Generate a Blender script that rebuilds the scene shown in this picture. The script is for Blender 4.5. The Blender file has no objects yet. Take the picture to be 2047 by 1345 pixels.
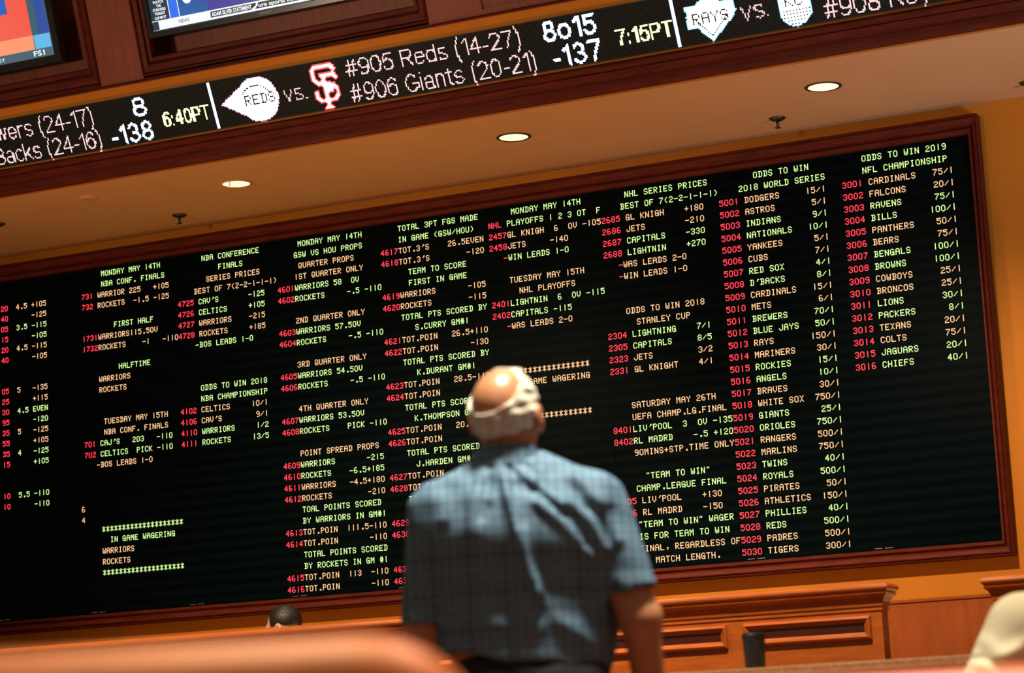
import bpy, bmesh, math, random
import numpy as np
from mathutils import Vector, Matrix
random.seed(4)
C = bpy.context.scene.collection
S = bpy.context.scene
# ------------------------------------------------------------------ camera, world, lamps, exposure
cam_d = bpy.data.cameras.new('camera'); cam = bpy.data.objects.new('camera', cam_d); C.objects.link(cam)
CAM = Vector((0, -12.78618, .85))
M0 = Vector((0.9060803227688452, 0.42019358154347336, -0.049556056347643214))
M1 = Vector((-0.11547670603050672, 0.13291326509997992, -0.9843775669552812))
M2 = Vector((-0.40704247819534306, 0.8976477137441415, 0.16895266483386054))
cam.matrix_world = Matrix(((M0.x, -M1.x, -M2.x, CAM.x), (M0.y, -M1.y, -M2.y, CAM.y), (M0.z, -M1.z, -M2.z, CAM.z), (0, 0, 0, 1)))
cam_d.sensor_width = 36; cam_d.sensor_fit = 'HORIZONTAL'; cam_d.lens = 36 * 4737.13 / 2047
cam_d.clip_end = 100; cam_d.dof.use_dof = True; cam_d.dof.focus_distance = 13.9; cam_d.dof.aperture_fstop = 2.9
S.camera = cam
YAW = math.radians(24.39)
FW = Vector((-math.sin(YAW), math.cos(YAW), 0)); RT = Vector((math.cos(YAW), math.sin(YAW), 0))
def at(x, d, z): return Vector((CAM.x, CAM.y, 0)) + FW * d + RT * x + Vector((0, 0, z))   # floor coordinates seen along the seats' direction

S.view_settings.view_transform = 'Standard'; S.view_settings.look = 'None'
S.view_settings.exposure = 0; S.view_settings.gamma = 1
w = bpy.data.worlds.new('world'); S.world = w; w.use_nodes = True
w.node_tree.nodes['Background'].inputs[0].default_value = (1.0, .74, .5, 1)
w.node_tree.nodes['Background'].inputs[1].default_value = .16
def lamp(name, kind, loc, energy, col, to=None, size=.3, angle=80, blend=.5):
    l = bpy.data.lights.new(name, kind); o = bpy.data.objects.new(name, l); C.objects.link(o)
    l.energy = energy; l.color = col; o.location = loc
    if kind == 'AREA': l.shape = 'DISK'; l.size = size
    else: l.shadow_soft_size = size
    if kind == 'SPOT': l.spot_size = math.radians(angle); l.spot_blend = blend
    if to is not None: o.rotation_euler = (Vector(to) - Vector(loc)).to_track_quat('-Z', 'Y').to_euler()
    return o
lamp('unseen_room_spot', 'SPOT', at(.34, 5.48, 4.25), 1120, (1, .95, .80), at(.05, 5.86, 1.3), .2, 50, .6)
lamp('unseen_room_spot', 'SPOT', at(1.6, 6.3, 4.2), 420, (1, .86, .62), at(1.45, 6.4, 1), .1, 50, .6)
lamp('unseen_room_spot', 'SPOT', at(-.35, 2.75, 3.2), 230, (1, .80, .48), at(-.45, 2.25, 1), .15, 60, .6)
lamp('unseen_room_spot', 'SPOT', at(.75, 3.4, 3.2), 520, (1, .7, .48), at(.6, 3.1, 1), .15, 60, .6)
lamp('unseen_room_spot', 'SPOT', (-3.2, -3.9, 4.6), 950, (1, .76, .48), (-3.0, -1.6, 1.3), .08, 80, .7)
lamp('unseen_room_spot', 'SPOT', (-6.6, -3.9, 4.6), 900, (1, .72, .42), (-6.4, -1.6, 1.3), .08, 80, .7)
lamp('bulkhead_fill', 'SPOT', (-8.0, -6.0, 3.6), 250, (1, .74, .5), (-7.4, -1.6, 4.8), .2, 70, .9)  # pair of spots added only to brighten the bulkhead
lamp('bulkhead_fill', 'SPOT', (-4.2, -6.0, 3.6), 200, (1, .74, .5), (-4.4, -1.6, 4.7), .2, 70, .9)
for gx, gy, gz, ge, gl in ((-6.6, -2.6, 1.56, 46, 6.0), (-5.2, -.95, 1.2, 26, 7.0)):  # upward area lamps added to brighten the low ceiling and lower wall
    g = lamp('added_uplight', 'AREA', (gx, gy, gz), ge, (1, .50, .15), (gx, gy + .02, 4.25), 1)
    g.data.shape = 'RECTANGLE'; g.data.size = gl; g.data.size_y = .4
lamp('unseen_room_spot', 'SPOT', (-3.4, -6.5, 4.0), 420, (1, .78, .52), (-2.2, -4.9, 1.0), .08, 50, .6)  # extra spot added to brighten the desk's top edge
lamp('unseen_cool_spot', 'SPOT', (1.0, -3.2, 1.4), 620, (.74, .86, 1), (-1.7, -1.0, 4.25), .5, 54, 1.0)  # cool spot added out of view to whiten the ceiling at right

# ------------------------------------------------------------------ helpers
def mat(name, col, rough=.5, metal=0, emit=None, es=1, noise=0, nscale=8, stretch=(1, 1, 1), spec=None, bump=0, sample=True):
    m = bpy.data.materials.new(name); m.use_nodes = True; nt = m.node_tree; b = nt.nodes['Principled BSDF']
    b.inputs['Base Color'].default_value = (*col, 1); b.inputs['Roughness'].default_value = rough; b.inputs['Metallic'].default_value = metal
    if spec is not None: b.inputs['Specular IOR Level'].default_value = spec
    if emit: b.inputs['Emission Color'].default_value = (*emit, 1); b.inputs['Emission Strength'].default_value = es
    if emit and not sample: m.cycles.emission_sampling = 'NONE'
    if noise or bump:
        tc = nt.nodes.new('ShaderNodeTexCoord'); mp = nt.nodes.new('ShaderNodeMapping'); n = nt.nodes.new('ShaderNodeTexNoise')
        mp.inputs['Scale'].default_value = stretch; n.inputs['Scale'].default_value = nscale; n.inputs['Detail'].default_value = 5
        nt.links.new(tc.outputs['Object'], mp.inputs[0]); nt.links.new(mp.outputs[0], n.inputs['Vector'])
        if noise:
            r = nt.nodes.new('ShaderNodeValToRGB'); r.color_ramp.elements[0].position = .3; r.color_ramp.elements[1].position = .7
            r.color_ramp.elements[0].color = (*[c * (1 - noise) for c in col], 1); r.color_ramp.elements[1].color = (*[min(1, c * (1 + noise)) for c in col], 1)
            nt.links.new(n.outputs['Fac'], r.inputs[0]); nt.links.new(r.outputs[0], b.inputs['Base Color'])
        if bump:
            bp = nt.nodes.new('ShaderNodeBump'); bp.inputs['Strength'].default_value = bump; bp.inputs['Distance'].default_value = .01
            nt.links.new(n.outputs['Fac'], bp.inputs['Height']); nt.links.new(bp.outputs[0], b.inputs['Normal'])
    return m
def tag(o, label=None, cat=None, group=None, kind=None):
    if label: o['label'] = label
    if cat: o['category'] = cat
    if group: o['group'] = group
    if kind: o['kind'] = kind
    return o
def empty(name, loc=(0, 0, 0), rot=(0, 0, 0), **k):
    o = bpy.data.objects.new(name, None); C.objects.link(o); o.location = loc; o.rotation_euler = rot; o.empty_display_size = .1
    return tag(o, **k)
class MB:
    """collects shapes, then links them as ONE mesh object"""
    def __init__(s): s.v = []; s.f = []; s.mi = []
    def add(s, v, f, mi=0):
        n = len(s.v); s.v += [tuple(p) for p in v]; s.f += [tuple(i + n for i in q) for q in f]; s.mi += [mi] * len(f); return s
    def box(s, a, b, mi=0):
        x0, y0, z0 = a; x1, y1, z1 = b
        return s.add([(x0, y0, z0), (x1, y0, z0), (x1, y1, z0), (x0, y1, z0), (x0, y0, z1), (x1, y0, z1), (x1, y1, z1), (x0, y1, z1)],
                     [(0, 3, 2, 1), (4, 5, 6, 7), (0, 1, 5, 4), (1, 2, 6, 5), (2, 3, 7, 6), (3, 0, 4, 7)], mi)
    def quad(s, x0, z0, x1, z1, y, mi=0): return s.add([(x0, y, z0), (x1, y, z0), (x1, y, z1), (x0, y, z1)], [(0, 1, 2, 3)], mi)
    def poly(s, pts, y, mi=0): return s.add([(x, y, z) for x, z in pts], [tuple(range(len(pts)))], mi)
    def extr(s, prof, x0, x1, mi=0):
        n = len(prof); v = [(x0, y, z) for y, z in prof] + [(x1, y, z) for y, z in prof]
        return s.add(v, [(i, (i + 1) % n, n + (i + 1) % n, n + i) for i in range(n)] + [tuple(range(n))[::-1], tuple(range(n, 2 * n))], mi)
    def frame(s, inner, wd, prof, mi=0, y=0):
        x0, z0, x1, z1 = inner; l, b, r, t = wd; v = []; n = len(prof)
        for u, h in prof: v += [(x0 - l * u, y - h, z0 - b * u), (x1 + r * u, y - h, z0 - b * u), (x1 + r * u, y - h, z1 + t * u), (x0 - l * u, y - h, z1 + t * u)]
        f = []
        for i in range(n - 1):
            for k in range(4): f.append((4 * i + k, 4 * (i + 1) + k, 4 * (i + 1) + (k + 1) % 4, 4 * i + (k + 1) % 4))
        return s.add(v, f, mi)
    def lathe(s, prof, c=(0, 0, 0), n=28, mi=0):
        v = []; f = []; m = len(prof)
        for k in range(n):
            a = 2 * math.pi * k / n
            v += [(c[0] + r * math.cos(a), c[1] + r * math.sin(a), c[2] + z) for r, z in prof]
        for k in range(n):
            k2 = (k + 1) % n
            for i in range(m - 1): f.append((k * m + i, k2 * m + i, k2 * m + i + 1, k * m + i + 1))
        return s.add(v, f, mi)
    def build(s, name, mats, parent=None, smooth=False, bevel=0, seg=2):
        me = bpy.data.meshes.new(name); me.from_pydata(s.v, [], s.f)
        for m in (mats if isinstance(mats, (list, tuple)) else [mats]): me.materials.append(m)
        me.polygons.foreach_set('material_index', s.mi)
        if smooth: me.polygons.foreach_set('use_smooth', [True] * len(s.f))
        me.update(); o = bpy.data.objects.new(name, me); C.objects.link(o)
        if parent: o.parent = parent
        if bevel:
            b = o.modifiers.new('bevel', 'BEVEL'); b.width = bevel; b.segments = seg; b.limit_method = 'ANGLE'; b.angle_limit = .6
        return o
def copy_tree(o, parent=None):
    c = o.copy(); C.objects.link(c); c.parent = parent
    for ch in list(o.children): copy_tree(ch, c)
    return c
def text_into(mb, s, x0, z0, cap, width, y, mi=0, bold=0.0):
    """flat lettering of a given cap height, fitted to a width, in the plane y"""
    cu = bpy.data.curves.new('t', 'FONT'); cu.body = s; cu.size = 1; cu.offset = bold; cu.resolution_u = 3
    o = bpy.data.objects.new('t', cu); C.objects.link(o); bpy.context.view_layer.update()
    me = bpy.data.meshes.new_from_object(o.evaluated_get(bpy.context.evaluated_depsgraph_get()))
    co = [v.co.copy() for v in me.vertices]; xs = [c.x for c in co]; a, b = min(xs), max(xs)
    mb.add([(x0 + (c.x - a) / (b - a) * width, y, z0 + c.y / .69 * cap) for c in co], [tuple(p.vertices) for p in me.polygons], mi)
    bpy.data.objects.remove(o); bpy.data.curves.remove(cu); bpy.data.meshes.remove(me)

# ------------------------------------------------------------------ materials
GR = (1, 8, 8)
m_orange = mat('orange_wall_paint', (.50, .170, .012), .6, spec=.2, noise=.06, nscale=3)
m_ceil = mat('tan_ceiling_paint', (.56, .32, .16), .75, noise=.04, nscale=2)
m_maho = mat('dark_mahogany', (.088, .013, .007), .5, spec=.12, noise=.3, nscale=6, stretch=GR)
m_stile = mat('brown_panel_wood', (.21, .05, .024), .5, spec=.3, noise=.18, nscale=5, stretch=(8, 8, 1))
m_recess = mat('recess_black', (.02, .007, .005), .6)
m_counter = mat('orange_brown_wood', (.42, .10, .015), .38, spec=.4, noise=.2, nscale=5, stretch=GR)
m_inset = mat('dark_inset_wood', (.06, .012, .006), .2, noise=.2, nscale=5, stretch=GR)
m_wains = mat('red_brown_wainscot', (.30, .065, .012), .45, spec=.25, noise=.12, nscale=4, stretch=(6, 6, 1))
m_floor = mat('patterned_carpet', (.16, .05, .03), .9, noise=.5, nscale=14)
m_bezel = mat('black_gloss_plastic', (.008, .010, .011), .25)
m_black = mat('black_satin', (.012, .012, .013), .5)
m_metal = mat('brushed_metal', (.5, .46, .4), .35, 1)
m_dmetal = mat('dark_bronze_metal', (.10, .08, .06), .45, 1)
m_white = mat('white_trim', (.75, .7, .6), .5)
m_leather = mat('orange_leather', (.76, .20, .04), .48, noise=.08, nscale=20, bump=.08)
m_leather_dim = mat('dim_lit_leather', (.60, .15, .06), .45, noise=.08, nscale=20, bump=.08)  # same leather as the orange one, weaker lighting put into its colour
m_granite = mat('speckled_gold_granite', (.30, .15, .05), .3, noise=.6, nscale=90)
m_lamp = mat('lamp_lens', (1, .9, .7), .4, emit=(1, .86, .58), es=1.15)
m_red = mat('led_red', (.02, 0, 0), .6, emit=(1, .035, .06), es=1.9, sample=False)
m_org = mat('led_orange', (.02, .01, 0), .6, emit=(1, .56, .28), es=1.2, sample=False)
m_grn = mat('led_green', (.01, .02, 0), .6, emit=(.66, 1, .34), es=1.2, sample=False)
m_pink = mat('led_pale_pink', (.02, .02, .02), .6, emit=(1, .62, .62), es=1.5, sample=False)
m_blue = mat('led_blue_white', (.02, .02, .02), .6, emit=(.45, .66, 1), es=3.2)
m_ylw = mat('led_yellow_green', (.02, .02, .02), .6, emit=(.9, 1, .42), es=2.0, sample=False)
m_core = mat('led_white', (.02, .02, .02), .6, emit=(.92, .95, 1), es=4.0)
m_edge = mat('led_pink_edge', (.02, .02, .02), .6, emit=(1, .5, .7), es=1.6)
m_sfc = mat('led_red_core', (.02, .02, .02), .6, emit=(1, .72, .68), es=1.8)
m_sfe = mat('led_red_rim', (.02, .02, .02), .6, emit=(1, .05, .06), es=2.0)
m_bedge = mat('led_blue_edge', (.02, .02, .02), .6, emit=(.25, .6, 1), es=2.4)
def board_mat():
    m = mat('display_glass', (.003, .005, .006), .32); nt = m.node_tree; b = nt.nodes['Principled BSDF']
    tc = nt.nodes.new('ShaderNodeTexCoord'); wv = nt.nodes.new('ShaderNodeTexWave'); wv.bands_direction = 'Z'; wv.inputs['Scale'].default_value = 4.5
    r = nt.nodes.new('ShaderNodeValToRGB'); r.color_ramp.elements[0].color = (.0006, .0022, .0032, 1); r.color_ramp.elements[1].color = (.0016, .0045, .006, 1)
    nt.links.new(tc.outputs['Object'], wv.inputs['Vector']); nt.links.new(wv.outputs['Fac'], r.inputs[0]); nt.links.new(r.outputs[0], b.inputs['Base Color'])
    return m
m_disp = board_mat(); m_disp.node_tree.nodes['Principled BSDF'].inputs['Specular IOR Level'].default_value = .02
def dots_mat():
    m = mat('led_matrix_panel', (.012, .012, .013), .5); nt = m.node_tree; b = nt.nodes['Principled BSDF']
    tc = nt.nodes.new('ShaderNodeTexCoord'); mp = nt.nodes.new('ShaderNodeMapping'); mp.inputs['Scale'].default_value = (1 / .0086, 1, 1 / .0086)
    vo = nt.nodes.new('ShaderNodeTexVoronoi'); vo.inputs['Scale'].default_value = 1; vo.inputs['Randomness'].default_value = 0
    r = nt.nodes.new('ShaderNodeValToRGB'); r.color_ramp.elements[0].position = .28; r.color_ramp.elements[1].position = .36
    r.color_ramp.elements[0].color = (.036, .042, .046, 1); r.color_ramp.elements[1].color = (.004, .005, .006, 1)
    nt.links.new(tc.outputs['Object'], mp.inputs[0]); nt.links.new(mp.outputs[0], vo.inputs['Vector']); nt.links.new(vo.outputs['Distance'], r.inputs[0]); nt.links.new(r.outputs[0], b.inputs['Base Color'])
    return m
m_matrix = dots_mat(); m_matrix.node_tree.nodes['Principled BSDF'].inputs['Specular IOR Level'].default_value = .1

# ------------------------------------------------------------------ the setting
tag(MB().box((-15, -14.5, -.1), (5, .06, 0)).build('floor', m_floor), kind='structure')
tag(MB().box((-15, .06, 0), (3.5, .25, 4.25)).build('wall_back', m_orange), kind='structure')
tag(MB().box((-15, -1.30, 4.25), (3.5, .25, 4.45)).build('ceiling', m_ceil), kind='structure')
R25 = math.radians(25); R17 = math.radians(17)
FY, FZ = -1.40, 4.405                                   # foot of the leaning fascia that carries the ticker
TY = FY - .42 * math.sin(R25); TZ = FZ + .42 * math.cos(R25)
fy2, fz2 = FY - .36 * math.sin(R25), FZ + .36 * math.cos(R25)
bk = MB().extr([(-1.31, 4.25), (-1.345, 4.25), (-1.39, 4.39), (FY + .012, FZ + .0055), (fy2 + .0135, fz2 + .006), (fy2 + .4, fz2), (-1.31, fz2 - .1)], -15, 3.5)
tag(bk.build('wall_bulkhead', m_orange), kind='structure')
# crown moulding under the ticker
cm = MB().extr([(-1.34, 4.25), (-1.362, 4.25), (-1.366, 4.262), (-1.372, 4.275), (-1.372, 4.305), (-1.364, 4.310), (-1.378, 4.320), (-1.392, 4.345), (-1.396, 4.352), (-1.388, 4.357), (-1.402, 4.366),
                (-1.410, 4.380), (-1.410, 4.388), (-1.400, 4.393), (-1.406, 4.398), (-1.404, 4.402), (-1.395, 4.402), (-1.36, 4.30)], -15, 3.5)
tag(cm.build('trim_1', m_maho), kind='structure')
# leaning television wall above: rail and stiles around the recesses, and the back of the recesses
def plane17(name, mb, mats, parent=None, **k):
    o = mb.build(name, mats, parent, **k)
    if parent is None: o.location = (0, TY, TZ); o.rotation_euler = (R17, 0, 0)
    return o
OP = [(-9.50, -.044, -7.637, 1.22), (-7.342, -.034, -5.492, 1.22)]
up = MB().box((-15, 0, -.06), (3.5, .26, -.044)).box((-15, 0, -.044), (-9.5, .26, 1.22)).box((-7.637, 0, -.044), (-7.342, .26, 1.22)).box((-5.492, 0, -.044), (-5.167, .26, 1.22)) \
    .box((-5.167, .018, -.02), (3.5, .26, 1.22)).box((-5.167, 0, -.044), (3.5, .26, -.02)).box((-15, 0, 1.22), (3.5, .26, 1.7)).box((-9.5, .24, -.044), (-7.637, .26, 1.22)).box((-7.342, .24, -.044), (-5.492, .26, 1.22))
tag(plane17('wall_upper', up, m_stile), kind='structure')
tag(plane17('trim_2', MB().extr([(.0, -.062), (-.012, -.062), (-.014, -.054), (-.006, -.050), (-.008, -.046), (0, -.046)], -15, 3.5), m_maho), kind='structure')
PF = [(0, -.24), (0, -.03), (.06, -.012), (.28, -.010), (.34, -.022), (.40, -.018), (.44, 0.0), (.80, .004), (.84, -.004), (.88, .010), (.97, .014), (1, .002), (1, -.01)]
for i, (x0, z0, x1, z1) in enumerate(OP):
    wd = (.074, .118 if i == 0 else .106, .08, .1)
    tag(plane17('trim_%d' % (3 + i), MB().frame((x0 + wd[0], z0 + wd[1], x1 - wd[2], z1 - wd[3]), wd, PF), m_maho), kind='structure')
# wainscot between the two counters
tag(MB().box((-15, .035, 0), (3.5, .06, 1.505)).box((-15, .025, 1.505), (3.5, .06, 1.52)).build('trim_5', m_wains), kind='structure')

# ------------------------------------------------------------------ odds board
CW = .0309656; X0 = -9.634; Z0 = 4.0204; RP = .07
F57 = {k: [int(v[i:i + 2], 16) for i in range(0, 14, 2)] for k, v in dict(zip("0123456789ABCDEFGHIJKLMNOPQRSTUVWXY+-./()#'\",*", """0E11111111110E 04040404040404 0E11010608101F 0E11010601110E 02060A121F0202 1F101E0101110E 0E10101E11110E 1F010204040808 0E11110E11110E 0E11110F01010E
0E11111F111111 1E09090E09091E 0E11101010110E 1E09090909091E 1F10101E10101F 1F10101E101010 0E11101713110F 1111111F111111 0E04040404040E 0101010111110E 11121418141211 1010101010101F 111B1515111111 11191915131311 0E11111111110E 1E11111E101010 0E11111115120D 1E11111E141211 0E11100E01110E 1F040404040404 1111111111110E 11111111110A04 111111151515 0A 110A0404040A11 11110A04040404
0004041F040400 0000001F000000 00000000000606 00010204081000 02040808080402 08040202020408 0A0A1F0A1F0A0A 03020400000000 0A0A0000000000 00000000060204 04150E040E1504""".replace('1515 0A', '15150A').split())).items()}
def glyph57(mb, ch, x, zc, mi, dx=.0047, dz=.00515, y=0.0):
    g = F57.get(ch)
    if not g: return
    for r, bits in enumerate(g):
        c = 0
        while c < 5:
            if bits >> (4 - c) & 1:
                e = c
                while e < 5 and bits >> (4 - e) & 1: e += 1
                z = zc + (3.5 - r) * dz
                mb.quad(x + c * dx - .0002, z - dz, x + e * dx + .0002, z, y, mi); c = e
            else: c += 1
BOARD = [
"2r3 20;o7 4.5;o11 +105|3r3 40;o11 -125|4r3 05;g7 3.5;g11 -115|5r3 15;g11 -105|6r3 20;o7 4.5;o11 -115|7r3 40;o11 -105|10r3 05;o7 5;o11 -135|11r3 25;o11 +115|12r3 30;g7 4.5;g11 EVEN|13r3 95;g11 -120|14r3 35;o7 5;o11 -125|15r3 55;o11 +105|16r3 35;g7 4;g11 -125|17r3 15;g11 +105|20r3 10;g7 5.5;g11 -110|21r3 10;g11 -110|22o23 6|23o23 4",
"0g5 MONDAY MAY 14TH|1g5 NBA CONF. FINALS|2r0 731;o4 WARRIOR 225;o18 +105|3r0 732;o4 ROCKETS;o13 -1.5;o18 -125|5g8 FIRST HALF|6r0 1731;o4 WARRIORS115.50V|7r0 1732;o4 ROCKETS;o15 -1;o20 -110|9g9 HALFTIME|10o4 WARRIORS|11o4 ROCKETS|14o5 TUESDAY MAY 15TH|15o5 NBA CONF. FINALS|16r0 701;g4 CAJ'S;g12 203;g18 -110|17r0 7U2;g4 CELTICS;g13 PICK;g18 -110|18o3 -BOS LEADS 1-0|24g4 ********************|25g6 IN GAME WAGERING|26o4 WARRIORS|27o4 ROCKETS|28g4 ********************",
"0g6 NBA CONFERENCE|1g10 FINALS|2o7 SERIES PRICES|3o4 BEST OF 7(2-2-1-1-1)|4r0 4725;g5 CAV'S;g17 -125|5r0 4726;g5 CELTICS;g17 +105|6r0 4727;o5 WARRIORS;o17 -215|7r0 4728;o5 ROCKETS;o17 +185|8g4 -BOS LEADS 1-0|12g5 ODDS TO WIN 2018|13g5 NBA CHAMPIONSHIP|14r0 4102;o5 CELTICS;o17 10/1|15r0 4106;o5 CAV'S;o18 9/1|16r0 4110;g5 WARRIORS;g18 1/2|17r0 4111;g5 ROCKETS;g17 13/5",
"0g5 MONDAY MAY 14TH|1g4 GSW VS HOU PROPS|2o5 QUARTER PROPS|3o4 1ST QUARTER ONLY|4r0 4601;g4 WARRIORS 58  OV|5r0 4602;g4 ROCKETS;g16 -.5;g20 -110|7o4 2ND QUARTER ONLY|8r0 4603;g4 WARRIORS 57.50V|9r0 4604;g4 ROCKETS;g16 -.5;g20 -110|11o4 3RD QUARTER ONLY|12r0 4605;g4 WARRIORS 54.50V|13r0 4606;g4 ROCKETS;g16 -.5;g20 -110|15o4 4TH QUARTER ONLY|16r0 4607;g4 WARRIORS 53.50V|17r0 4608;g4 ROCKETS;g15 PICK;g20 -110|19o4 POINT SPREAD PROPS|20r0 4609;g4 WARRIORS;g19 -215|21r0 4610;g4 ROCKETS;g15 -6.5+185|22r0 4611;o4 WARRIORS;o15 -4.5+180|23r0 4612;o4 ROCKETS;o19 -210|24g4 TOAL POINTS SCORED|25g4 BY WARRIORS IN GM#1|26r0 4613;o4 TOT.POIN;o14 111.5-110|27r0 4614;o4 TOT.POIN;o19 -110|28g4 TOTAL POINTS SCORED|29g4 BY ROCKETS IN GM #1|30r0 4615;o4 TOT.POIN;o14 113;o19 -110|31r0 4616;o4 TOT.POIN;o19 -110",
"0g4 TOTAL 3PT FGS MADE|1g4 IN GAME (GSW/HOU)|2r0 4617;o4 TOT.3'S;o15 26.5EVEN|3r0 4618;o4 TOT.3'S;o19 -120|4g6 TEAM TO SCORE|5g6 FIRST IN GAME|6r0 4619;o4 WARRIORS;o19 -105|7r0 4620;o4 ROCKETS;o19 -115|8g4 TOTAL PTS SCORED BY|9g7 S.CURRY GM#1|10r0 4621;o4 TOT.POIN;o15 26.5+110|11r0 4622;o4 TOT.POIN;o19 -130|12g4 TOTAL PTS SCORED BY|13g7 K.DURANT GM#1|14r0 4623;o4 TOT.POIN;o15 28.5-110|15r0 4624;o4 TOT.POIN|16g4 TOTAL PTS SCORED BY|17g6 K.THOMPSON GM#1|18r0 4625;o4 TOT.POIN;o15 20.5|19r0 4626;o4 TOT.POIN|20g4 TOTAL PTS SCORED BY|21g6 J.HARDEN GM#1|22r0 4627;o4 TOT.POIN;o15 30.5|23r0 4628;o4 TOT.POIN|24g4 TOTAL|26r0 4629;o4 TOT.POIN|27r0 4630;o4 TOT.POIN|30r0 4631;o4 TOT.POIN|31r0 4632;o4 TOT.POIN",
"0g5 MONDAY MAY 14TH|1r0 NHL;g4 PLAYOFFS 1 2 3 OT  F|2r0 2457;o4 GL KNIGH  6  OV -105|3r0 2458;o4 JETS;o13 -140|4r3 -;g4 WIN LEADS 1-0|6o4 TUESDAY MAY 15TH|7o6 NHL PLAYOFFS|8r0 2401;g4 LIGHTNIN  6  OV -115|9r0 2402;g4 CAPITALS -115|10r3 -;o4 WAS LEADS 2-0|14o0 ********************|15o4 IN GAME WAGERING|18o0 ********************",
"0g5 NHL SERIES PRICES|1g4 BEST OF 7(2-2-1-1-1)|2r0 2685;o5 GL KNIGH;o17 +180|3r0 2686;o5 JETS;o17 -210|4r0 2687;g5 CAPITALS;g17 -330|5r0 2688;g5 LIGHTNIN;g17 +270|6r3 -;o4 WAS LEADS 2-0|7r3 -;o4 WIN LEADS 1-0|10o4 ODDS TO WIN 2018|11o6 STANLEY CUP|12r0 2304;g5 LIGHTNING;g18 7/1|13r0 2305;g5 CAPITALS;g18 8/5|14r0 2323;o5 JETS;o18 3/2|15r0 2331;o5 GL KNIGHT;o18 4/1|18o4 SATURDAY MAY 26TH|19o4 UEFA CHAMP.LG.FINAL|20r0 8401;g4 LIV'POOL  3  OV -135|21r0 8402;g4 RL MADRD;g16 -.5;g20 +120|22o4 90MINS+STP.TIME ONLY|24g6 \"TEAM TO WIN\"|25g4 CHAMP.LEAGUE FINAL|26r0 8405;o5 LIV'POOL;o17 +130|27r0 8406;o5 RL MADRD;o17 -150|28g4 \"TEAM TO WIN\" WAGER|29g4 IS FOR TEAM TO WIN|30o4 FINAL, REGARDLESS OF|31o7 MATCH LENGTH."]
def odds_list(head, base, items):
    out = list(head)
    for i, it in enumerate(items.split(',')):
        n, p = it.split(':'); p += '/1'; c = 'oogg'[i % 4]
        out.append('%dr0 %d;%s5 %s;%s%d %s' % (i + 2, base + i + 1, c, n, c, 21 - len(p), p))
    return '|'.join(out)
BOARD.append(odds_list(['0g7 ODDS TO WIN', '1g4 2018 WORLD SERIES'], 5000, "DODGERS:15,ASTROS:5,INDIANS:9,NATIONALS:10,YANKEES:5,CUBS:7,RED SOX:4,D'BACKS:8,CARDINALS:15,METS:6,BREWERS:70,BLUE JAYS:50,RAYS:150,MARINERS:30,ROCKIES:15,ANGELS:10,BRAVES:30,WHITE SOX:750,GIANTS:25,ORIOLES:750,RANGERS:500,MARLINS:750,TWINS:40,ROYALS:500,PIRATES:50,ATHLETICS:150,PHILLIES:40,REDS:500,PADRES:500,TIGERS:300"))
BOARD.append(odds_list(['0g4 ODDS TO WIN 2019', '1g4 NFL CHAMPIONSHIP'], 3000, "CARDINALS:75,FALCONS:20,RAVENS:75,BILLS:100,PANTHERS:50,BEARS:75,BENGALS:100,BROWNS:100,COWBOYS:25,BRONCOS:25,LIONS:30,PACKERS:8,TEXANS:20,COLTS:75,JAGUARS:20,CHIEFS:40"))
board = empty('odds_board', (-6.3, .05, 1.72), label='long black electronic odds board in a dark red wooden frame on the orange wall', cat='scoreboard')
BO = Vector((-6.3, .05, 1.72))
def rel(mb, o): mb.v = [(x - o[0], y - o[1], z - o[2]) for x, y, z in mb.v]; return mb
MI = {'r': 0, 'o': 1, 'g': 2}
ZB, ZT = 1.797, 4.065
PW = 24 * CW
for c in range(-1, 9):
    xa = X0 + c * PW
    p = rel(MB().box((xa + .0008, .004, ZB - .01), (xa + PW - .0008, .05, ZT + .01)), BO).build('display_panel', m_disp, board)
    if c >= 0:
        t = MB()
        for row in BOARD[c].split('|'):
            k = 0
            while row[k].isdigit(): k += 1
            rn = int(row[:k])
            for seg in row[k:].split(';'):
                a, s = seg.split(' ', 1)
                for i, ch in enumerate(s): glyph57(t, ch, xa + (int(a[1:]) + i) * CW, Z0 - rn * RP, MI[a[0]])
        rel(t, BO).build('lettering', [m_red, m_org, m_grn], p)
    rel(MB().box((xa + .030, -.001, 1.808), (xa + .072, .004, 1.812)).box((xa + .088, -.001, 1.808), (xa + .135, .004, 1.812)), BO).build('name_plate', m_metal, p)
FP = [(0, -.02), (0, .030), (.06, .036), (.22, .036), (.30, .026), (.36, .020), (.42, .030), (.52, .040), (.74, .050), (.80, .048), (.84, .036), (.92, .040), (1, .034), (1, -.05)]
rel(MB().frame((X0 - PW, ZB, -2.939, ZT), (.06, .083, .054, .108), FP), BO).build('frame', m_maho, board)

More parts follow.
